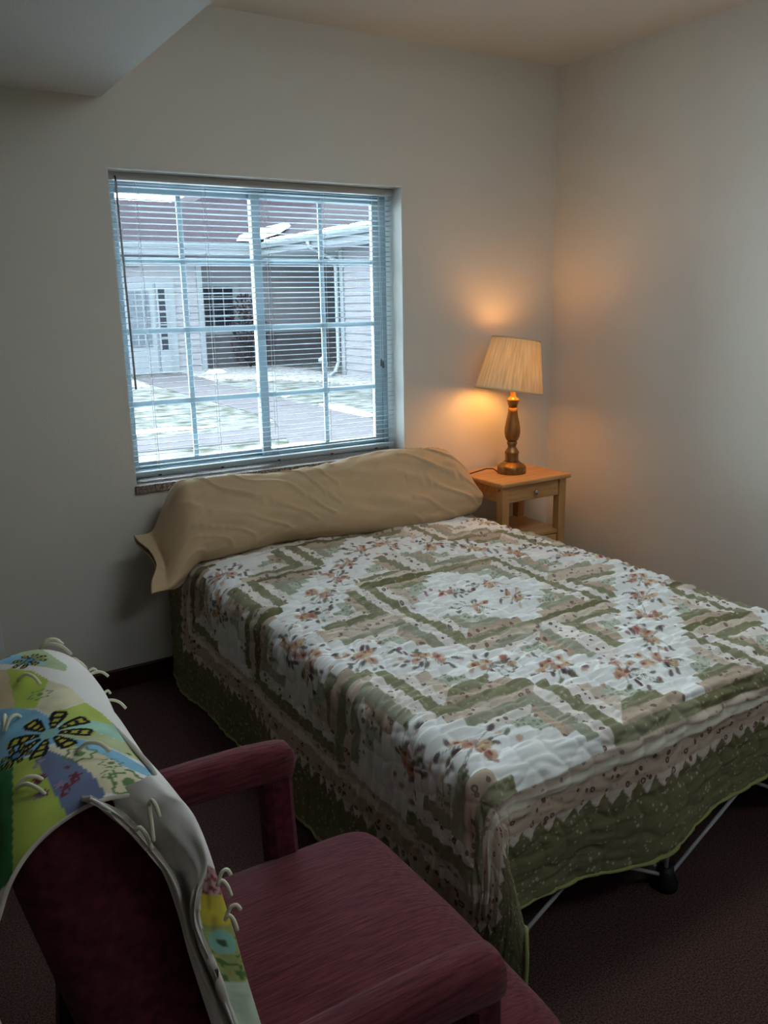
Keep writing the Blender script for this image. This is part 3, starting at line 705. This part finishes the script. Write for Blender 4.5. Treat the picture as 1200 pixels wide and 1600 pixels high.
cord = [Vector((-.055, .03, .004)), Vector((-.08, .04, .022)), Vector((-.115, .045, .026)), Vector((-.15, .055, .018)), Vector((-.19, .075, .006)), Vector((-.215, .09, -.0)), Vector((-.222, .10, -.06)), Vector((-.216, .10, -.2))]
tube('power_cord', cord, .0028, mat('brown_cord', srgb(48, 30, 22), .5), LP, 6)

# ------------------------------------------------------------------ armchair
M_up = mat('burgundy_weave', srgb(112, 55, 61), .95, .1, col2=srgb(80, 36, 42), scale=110, stretch=(.16, 2.0, 1.6), detail=6, bump=.0015, sheen=.1)
M_upv = mat('burgundy_weave_upright', srgb(96, 42, 50), .95, .1, col2=srgb(72, 28, 36), scale=60, stretch=(1, .25, 1), detail=5, bump=.001, sheen=.05)
M_legw = mat('dark_leg_wood', srgb(40, 18, 16), .45, .4)
CH = empty('armchair', (.42, 1.05, 0)); tag(CH, 'burgundy upholstered open-arm chair in the foreground facing the bed', 'armchair')
def chp(o): o.parent = CH; o.location = -Vector(CH.location); return o
# seat cushion
def sexp(c, e): return np.sign(c)*np.abs(c)**e
nu, nv = 56, 40
uu = np.linspace(0, 2*math.pi, nu+1)[:, None]; vv = np.linspace(-math.pi/2, math.pi/2, nv)[None, :]
sx, sy = sexp(np.cos(uu), .16)*sexp(np.cos(vv), .22), sexp(np.sin(uu), .16)*sexp(np.cos(vv), .22); sz = sexp(np.sin(vv), .62)
X = .488+.306*sx; Y = 1.048+.330*sy
Zt = .345+.058*sz+np.where(sz > 0, .048*(1-.8*np.clip((Y-1.045)/.36, -1, 1)**2)*(1-.55*np.clip((X-.478)/.31, 0, 1)**3), 0)
chp(grid_mesh('seat', np.stack([X, Y, Zt], -1), M_up))
# arms
def arm(yc):
    loops = []
    for t_ in np.linspace(0, 1, 26):
        x = .135+(.632-.135)*t_; f_ = math.sqrt(max(0, 1-max(0, (t_-.93)/.07)**2.2)) if t_ > .93 else 1.0
        f_ = max(f_, .05); zc = .617-.010*max(0, (t_-.72)/.28)**2+.006*math.sin(t_*3.1)
        lp = []
        for k in range(28):
            a = 2*math.pi*k/28; c, s = math.cos(a), math.sin(a)
            hw, hh = .032*f_, (.038 if s > 0 else .040)*f_
            lp.append((x, yc+math.copysign(abs(c)**.7, c)*hw, zc+math.copysign(abs(s)**.7, s)*hh))
        loops.append(lp)
    chp(loft('armrest', loops, M_up))
    for (pa, pb_, nm) in ((((.553, .612), .585), ((.572, .648), .02), 'front_post'), (((.16, .215), .585), ((.11, .165), .02), 'rear_leg')):
        (xa0, xa1), za = pa; (xb0, xb1), zb_ = pb_
        lo = []
        for t_ in np.linspace(0, 1, 8):
            x0, x1 = xa0+(xb0-xa0)*t_**1.4, xa1+(xb1-xa1)*t_**1.4; z = za+(zb_-za)*t_; w_ = .030; r = .012
            lo.append([(x0+r, yc-w_, z), (x1-r, yc-w_, z), (x1, yc-w_+r, z), (x1, yc+w_-r, z), (x1-r, yc+w_, z), (x0+r, yc+w_, z), (x0, yc+w_-r, z), (x0, yc-w_+r, z)])
        chp(loft(nm, lo, M_upv if nm == 'front_post' else M_legw, None, True, True, False))
        xm = (xb0+xb1)/2
        chp(lathe('foot_glide', [(.018, 0), (.02, .02)], M_hub, None, 12, (xm, yc, 0)))
arm(.729); arm(1.374)
# seat frame
chp(box('seat_rail', .20, .70, .80, 1.30, .23, .30, M_upv, None, .015))
# back: reclined slab, rounded top
def back_profile(n=40, inset=0.0):
    a0 = Vector((.256, .36)); a1 = Vector((.136, .918)); ax = (a1-a0).normalized(); nn = Vector((ax.y, -ax.x))
    h = .079-inset; pts = []
    for t_ in np.linspace(0, 1, 14): pts.append(a0+(a1-a0)*t_+nn*h)
    for an in np.linspace(0, math.pi, 17)[1:-1]:
        c, s = math.cos(an), math.sin(an); pts.append(a1+nn*h*math.copysign(abs(c)**.8, c)+ax*(.084-inset)*abs(s)**.8)
    for t_ in np.linspace(1, 0, 14): pts.append(a0+(a1-a0)*t_-nn*h)
    return pts
yb0, yb1 = .788, 1.325; loops = []
for k, d in enumerate((.035, .016, .006, 0.0)):
    loops.append((yb0+(0, .006, .018, .040)[k], d))
for y_ in np.linspace(1.10, 1.27, 8): loops.append((float(y_), 0.0))
for k, d in enumerate((0.0, .006, .016, .035)):
    loops.append((yb1-(.040, .018, .006, 0)[k], d))
droop = lambda y_: 3.4*max(0.0, y_-1.16)**2
chp(loft('backrest', [[(p_.x, y_, p_.y-droop(y_)*max(0.0, (p_.y-.65)/.35)-.012*(y_ > 1.1)) for p_ in back_profile(inset=d)] for y_, d in loops], M_upv))

# ------------------------------------------------------------------ patchwork throw over the chair back
BL = empty('throw_blanket', (.14, 1.0, 1.0)); tag(BL, 'tied patchwork throw with lime and blue prints draped over the armchair back', 'blanket')
def blp(o): o.parent = BL; o.location = -Vector(BL.location); return o
M_back = mat('throw_backing', srgb(214, 206, 194), .95, .1, var=.04, scale=40)
M_throw = bpy.data.materials.new('throw_print'); M_throw.use_nodes = True
N3 = M_throw.node_tree.nodes; L3 = M_throw.node_tree.links; a3 = N3.new('ShaderNodeAttribute'); a3.attribute_name = 'print'
b3 = N3['Principled BSDF']; b3.inputs['Roughness'].default_value = .95; b3.inputs['Specular IOR Level'].default_value = .1; L3.new(a3.outputs['Color'], b3.inputs['Base Color'])
def two_sided(o):
    o.data.materials.append(M_back); md = o.modifiers.new('thickness', 'SOLIDIFY'); md.thickness = .005; md.offset = -1
    md.material_offset = 1; md.material_offset_rim = 1
pf = [Vector((q_.x, q_.y)) for q_ in back_profile()]
i0 = next(i for i, q_ in enumerate(pf) if q_.y > .74)
path = pf[i0:]                                              # front (high) -> over the top -> rear
i1 = max(i for i, q_ in enumerate(path) if q_.y > .93)
path = path[:i1+1]
last = path[-1]
for k in range(1, 14): path.append(Vector((last.x-.014-.004*math.sin(k*.9), last.y-.035*k)))
pa_ = np.array([(q_.x, q_.y) for q_ in path])
sl = np.concatenate([[0], np.cumsum(np.hypot(*np.diff(pa_, axis=0).T))])
ns_, ny_ = 420, 520
ss = np.linspace(0, sl[-1], ns_); px_ = np.interp(ss, sl, pa_[:, 0]); pz_ = np.interp(ss, sl, pa_[:, 1])
ker = np.ones(15)/15
def smooth_(a): ap = np.concatenate([np.full(7, a[0]), a, np.full(7, a[-1])]); return np.convolve(ap, ker, 'valid')
px_, pz_ = smooth_(px_), smooth_(pz_)
tx, tz = np.gradient(px_), np.gradient(pz_); tl = np.hypot(tx, tz); nx_, nz_ = tz/tl, -tx/tl
rear = sstep(sl[-1]*.60, sl[-1]*.80, ss)
front = 1-sstep(.05, .22, ss)
y_near = .770+.03*front+.012*np.sin(ss*28)+.02*rear
yy_ = np.linspace(0, 1, ny_)[None, :]
YY = y_near[:, None]+(1.50-y_near[:, None])*yy_
off = .015+.004*vnoise(ss[:, None]*22+3, YY*16)+.006*vnoise(ss[:, None]*8, YY*7+2)
off = off+rear[:, None]*.016*(1+np.sin(YY*46+1))
X = px_[:, None]+nx_[:, None]*off; Z = pz_[:, None]+nz_[:, None]*off
over = np.maximum(YY-1.335, 0); Yb = np.minimum(YY, 1.335+.03*np.sin(np.clip(over/.045, 0, math.pi/2)))
Z = Z-np.maximum(over-.03, 0)*.9-3.4*np.maximum(0, np.minimum(YY, 1.335)-1.16)**2*np.clip((Z-.65)/.35, 0, 1)
nearr = np.exp(-((YY-y_near[:, None])/.02)**2); Z = Z-nearr*.010*(1-rear[:, None])
TP = np.stack([X, Yb+0*X, Z], -1)
# printed patches: outlines taken on the flat top of the chair back (plan x, y)
C_thw = tintc(236, 232, 226)
tcol = np.tile(C_thw, (ns_, ny_, 1)).astype(float)
PX, PY = TP[..., 0], TP[..., 1]
_r = TP-np.array([0, 0, CAM_Z]); _f = _r @ np.array(FW)
PU, PV = (600+F_PX*(_r @ np.array(RT))/_f)*4, (800-F_PX*(_r @ np.array(UP))/_f-900)*4
def inpoly(poly, X_, Y_):
    r = np.zeros(X_.shape, bool); n = len(poly)
    for i in range(n):
        (x1, y1), (x2, y2) = poly[i], poly[(i+1) % n]
        c = ((y1 > Y_) != (y2 > Y_)) & (X_ < (x2-x1)*(Y_-y1)/(y2-y1+1e-12)+x1); r ^= c
    return r
topm = (rear[:, None] < .45) & (PY > .70) & (PU > -60)
LIME, LIME2, PALE, MINT = tintc(182, 200, 92), tintc(190, 206, 106), tintc(226, 218, 182), tintc(170, 212, 190)
BLUE, SLATE, DGRN, TANP, LEAFP = tintc(140, 192, 218), tintc(116, 130, 160), tintc(70, 132, 80), tintc(216, 196, 158), tintc(196, 204, 156)
PATCH = [
 ([(-260, 425), (120, 430), (270, 460), (420, 560), (410, 598), (300, 572), (150, 556), (-260, 540)], tintc(172, 188, 146)),
 ([(-100, 500), (70, 486), (180, 500), (300, 555), (150, 556), (-100, 540)], BLUE),
 ([(-200, 590), (45, 585), (100, 830), (-200, 830)], TANP),
 ([(42, 578), (200, 592), (302, 650), (235, 825), (98, 832)], LIME),
 ([(302, 650), (430, 692), (532, 782), (300, 862), (225, 822)], PALE),
 ([(532, 788), (640, 860), (715, 932), (368, 908), (300, 868)], LIME2),
 ([(360, 908), (580, 900), (722, 936), (850, 1062), (560, 962), (370, 946)], MINT),
 ([(378, 944), (560, 964), (850, 1062), (950, 1190), (800, 1125), (600, 1032), (366, 1002)], LEAFP),
 ([(345, 1000), (560, 1030), (760, 1110), (945, 1220), (935, 1258), (780, 1192), (640, 1115), (460, 1062), (325, 1042)], BLUE),
 ([(278, 1075), (460, 1062), (640, 1115), (780, 1192), (880, 1262), (790, 1375), (650, 1352), (560, 1232), (400, 1122)], PALE),
 ([(186, 1125), (280, 1078), (440, 1140), (580, 1242), (655, 1352), (640, 1480), (420, 1520), (262, 1250)], SLATE),
 ([(78, 1162), (200, 1122), (330, 1330), (365, 1405), (420, 1500), (420, 1800), (78, 1900)], LIME),
 ([(-300, 1190), (80, 1160), (80, 1900), (-300, 2200)], DGRN),
 ([(-240, 900), (-100, 840), (100, 824), (230, 840), (320, 888), (382, 970), (340, 1042), (200, 1112), (80, 1162), (-100, 1190), (-240, 1120)], BLUE)]
EDGE = []
for pts, c in PATCH:
    m_ = inpoly(pts, PU, PV) & topm
    tcol[m_] = c*(0.88+.24*vnoise(PX*55, PY*55))[m_][:, None]
    EDGE.append(pts)
# printed motifs
def motif(px, py, r, fn, maxr=1.0):
    i_ = np.argmin(np.where(topm, (PU-px)**2+(PV-py)**2, 1e12)); c = TP.reshape(-1, 3)[i_]; u = np.sign(PX-c[0])*np.hypot(PX-c[0], TP[..., 2]-c[2]); v = (PY-c[1]); rr = r/4*c[1]*.00115
    d = np.hypot(u, v)/rr; a = np.arctan2(v, u); m_ = (d < maxr) & topm; fn(m_, d, a)
DK, YEL = tintc(34, 36, 40), tintc(196, 186, 72)
def petals(n, ph, core, cc, dotc=YEL):
    def f(m_, d, a):
        w = np.abs(((a/(2*math.pi)*n+ph) % 1)-.5)*2
        pet = m_ & (d > core) & (w < .70) & (d < 1.0-.35*w**2) & (w*d*.9 < .45); tcol[pet] = DK
        ins = pet & (np.abs(((d*4.5) % 1)-.5) < .28) & (w < .30) & (d > core+.12); tcol[ins] = dotc
        tcol[m_ & (d <= core)] = cc
    return f
motif(310, 985, 190, petals(8, .1, .22, tintc(150, 196, 190)))
motif(105, 1120, 80, petals(8, .3, .22, tintc(90, 140, 190)))
motif(15, 960, 90, petals(8, .2, .25, tintc(90, 140, 190)))
motif(185, 525, 75, petals(8, .2, .2, tintc(90, 140, 190))); motif(40, 500, 55, petals(8, .2, .2, tintc(90, 140, 190)))
motif(480, 1022, 60, petals(5, .2, .25, YEL)); motif(800, 1170, 120, petals(9, .0, .2, tintc(90, 140, 190)))
def ringf(c1, n=6):
    def f(m_, d, a):
        w = .80+.14*np.cos(a*n); tcol[m_ & (np.abs(d-w) < .09)] = c1; tcol[m_ & (d < .3)] = c1
    return f
G2 = tintc(110, 140, 92)
for x, y, r, n in ((370, 720, 60, 8), (300, 830, 70, 6), (250, 740, 50, 6), (490, 740, 45, 6), (500, 1110, 75, 6), (690, 1170, 55, 8), (800, 1290, 95, 5), (690, 1235, 36, 7), (600, 1150, 70, 6)): motif(x, y, r, ringf(G2, n), 1.05)
MAR = tintc(130, 62, 74); LAV = tintc(160, 140, 166)
rf = random.Random(5)
for k in range(26):
    x, y = rf.uniform(200, 480), rf.uniform(1090, 1380)
    if rf.random() < (x-200)/420: continue
    cc = MAR if rf.random() < .6 else LAV
    motif(x, y, rf.uniform(16, 34), (lambda c_: (lambda m_, d, a: tcol.__setitem__(m_ & (d < .7+.3*np.cos(5*a)), c_)))(cc))
for k in range(60):
    x, y = rf.uniform(390, 930), rf.uniform(940, 1190)
    if not inpoly(EDGE[7], np.array([x]), np.array([y]))[0]: continue
    motif(x, y, rf.uniform(10, 20), lambda m_, d, a: tcol.__setitem__(m_, tintc(96, 124, 78)))
# rest of the top out of frame and the rear drop: more fans
far_ = (PY > 1.46)
rmask = ((rear[:, None] >= .45) | (PU <= -60)) & (PY > .6)
blk = (np.floor(PY/.09)+np.floor(ss[:, None]/.10)).astype(int) % 5
for k, c in enumerate((LIME, SLATE, PALE, BLUE, TANP)): tcol[rmask & (blk == k)] = c
mtop = blp(grid_mesh('throw_top', TP[:, ::-1], M_throw, None, tcol[:, ::-1])); two_sided(mtop)
# near edge: backing folded outwards down the side of the chair back
ST = [ # left edge, crease, middle, print boundary, silhouette
 ((120, 1251), (160, 1250), (200, 1232), (236, 1214), (244, 1206)),
 ((178, 1272), (196, 1276), (238, 1262), (276, 1246), (284, 1250)),
 ((222, 1314), (232, 1312), (268, 1298), (302, 1282), (309, 1288)),
 ((255, 1366), (275, 1360), (302, 1352), (322, 1348), (334, 1352)),
 ((277, 1426), (298, 1420), (304, 1415), (308, 1410), (350, 1408)),
 ((293, 1486), (315, 1482), (316, 1476), (320, 1472), (369, 1468)),
 ((312, 1546), (338, 1542), (338, 1536), (340, 1532), (386, 1530)),
 ((332, 1606), (366, 1602), (364, 1596), (362, 1592), (405, 1592)),
 ((352, 1668), (392, 1664), (390, 1658), (388, 1654), (424, 1654)),
 ((372, 1730), (414, 1726), (412, 1720), (410, 1716), (442, 1716))]
DEP = (.770, .779, .748, .744, .782)
def crom(P_, n):
    P_ = np.array(P_, float); k = len(P_); out_ = []
    for t_ in np.linspace(0, k-1, n):
        i = min(int(t_), k-2); f_ = t_-i; p0, p1, p2, p3 = P_[max(i-1, 0)], P_[i], P_[i+1], P_[min(i+2, k-1)]
        out_.append(.5*((2*p1)+(-p0+p2)*f_+(2*p0-5*p1+4*p2-p3)*f_**2+(-p0+3*p1-3*p2+p3)*f_**3))
    return np.array(out_)
rows = []
for r_i, r_ in enumerate(ST):
    pts = []
    for k, (x, y) in enumerate(r_):
        if k == 1: # bulge of the lower layer before the crease
            (xa, ya) = r_[0]; q_ = ony((xa*.45+x*.55), (ya*.45+y*.55), .757); pts.append(q_)
        pts.append(ony(x, y, DEP[k]+(.036 if r_i == 0 else .005 if r_i == 1 else 0)))
    e_ = pts[-1]; pts.append(Vector((e_.x-.004, e_.y+.06, e_.z+.002))); pts.append(Vector((e_.x-.016, e_.y+.16, e_.z+.004)))
    rows.append([tuple(q_) for q_ in pts])
RW = np.array(rows); RW = np.stack([crom(RW[:, k], 150) for k in range(RW.shape[1])], 1)
RG = np.stack([crom(RW[i], 90) for i in range(150)], 0)
ii, jj = np.meshgrid(np.linspace(0, 9, 150), np.linspace(0, 7, 90), indexing='ij')
wn_ = sstep(.2, 1.2, jj)*(1-sstep(3.6, 4.4, jj)); RG[..., 1] -= (vnoise(ii*1.5, jj*2)-.5)*.016*wn_; RG[..., 0] += (vnoise(ii*.9+9, jj*1.2)-.5)*.006*wn_
fcol = np.tile(C_thw, (150, 90, 1)).astype(float)*(0.93+.1*vnoise(ii*3, jj*3))[..., None]
pm = (jj > 4.0+.35*np.sin(ii*2)*.3) & (ii > 3.05)
def band(a, b, c, var=.25, sc=9):
    m_ = pm & (ii >= a) & (ii < b); fcol[m_] = c*(1-var/2+var*vnoise(ii*sc, jj*sc*.6))[m_][:, None]
band(3.0, 3.75, tintc(176, 140, 138)); band(3.75, 4.55, tintc(190, 174, 66), .15); band(4.55, 6.0, tintc(150, 156, 96)); band(6.0, 7.2, tintc(176, 190, 168)); band(7.2, 10, PALE)
sp = vnoise(ii*11+3, jj*7); fcol[pm & (ii < 3.75) & (sp > .62)] = MAR; fcol[pm & (ii > 4.9) & (ii < 6.0) & (sp > .66)] = tintc(80, 110, 62)
fl5 = np.hypot((ii-5.0)*1.6, (jj-4.5)*1.3); fcol[pm & (fl5 < .5)] = tintc(130, 178, 160); fcol[pm & (fl5 < .16)] = tintc(60, 84, 60)
mfold = blp(grid_mesh('throw_fold', RG, M_throw, None, fcol)); two_sided(mfold)
# yarn ties
M_yarn = mat('cream_yarn', srgb(232, 228, 200), .95)
def tie(px, py, z, legs, y=None):
    c = Vector(TP.reshape(-1, 3)[np.argmin((PU-px*4)**2+((PV-(py-900)*4))**2+1e9*(~(topm & (PY < 1.33))))]) if y is None else ony(px, py, y)
    for (dx, dy, dz) in legs:
        e_ = Vector((dx, dy, dz)); pts = [c+Vector((0, 0, .002)), c+e_*.35+Vector((0, 0, .012)), c+e_*.75+Vector((0, 0, .010)), c+e_]
        P2 = crom([tuple(q_) for q_ in pts], 10); blp(tube('yarn_tie', [Vector(q_) for q_ in P2], .0022, M_yarn, None, 6))
for px, py, z, lg in ((62, 1012, 1.02, [(.03, -.01, .004), (.036, -.035, -.004)]), (102, 1042, 1.012, [(.028, -.012, -.006), (.022, -.005, .0)]), (132, 1066, 1.008, [(.022, .006, .010), (.034, -.012, .006)]),
        (158, 1104, 1.008, [(.018, .012, .012), (.032, -.020, -.004)]), (6, 1146, 1.022, [(.022, .018, .004), (.006, .03, .003)]), (26, 1234, 1.022, [(.028, -.012, .003), (.026, -.045, .0)]), (30, 1065, 1.024, [(.022, -.03, .002)]), (170, 1157, 1.014, [(.010, -.02, .003), (.014, .014, .004)]), (120, 1178, 1.022, [(.03, -.02, .003)])):
    tie(px, py, z, lg)
for px, py, lg in ((233, 1262, [(-.002, -.012, -.03), (.006, -.012, -.006)]), (340, 1386, [(.014, -.004, .012), (.012, -.006, -.012)]), (352, 1440, [(.016, -.006, .012), (.010, -.008, -.010)]), (212, 1300, [(.012, -.008, -.02)])):
    tie(px, py, 0, lg, .742)
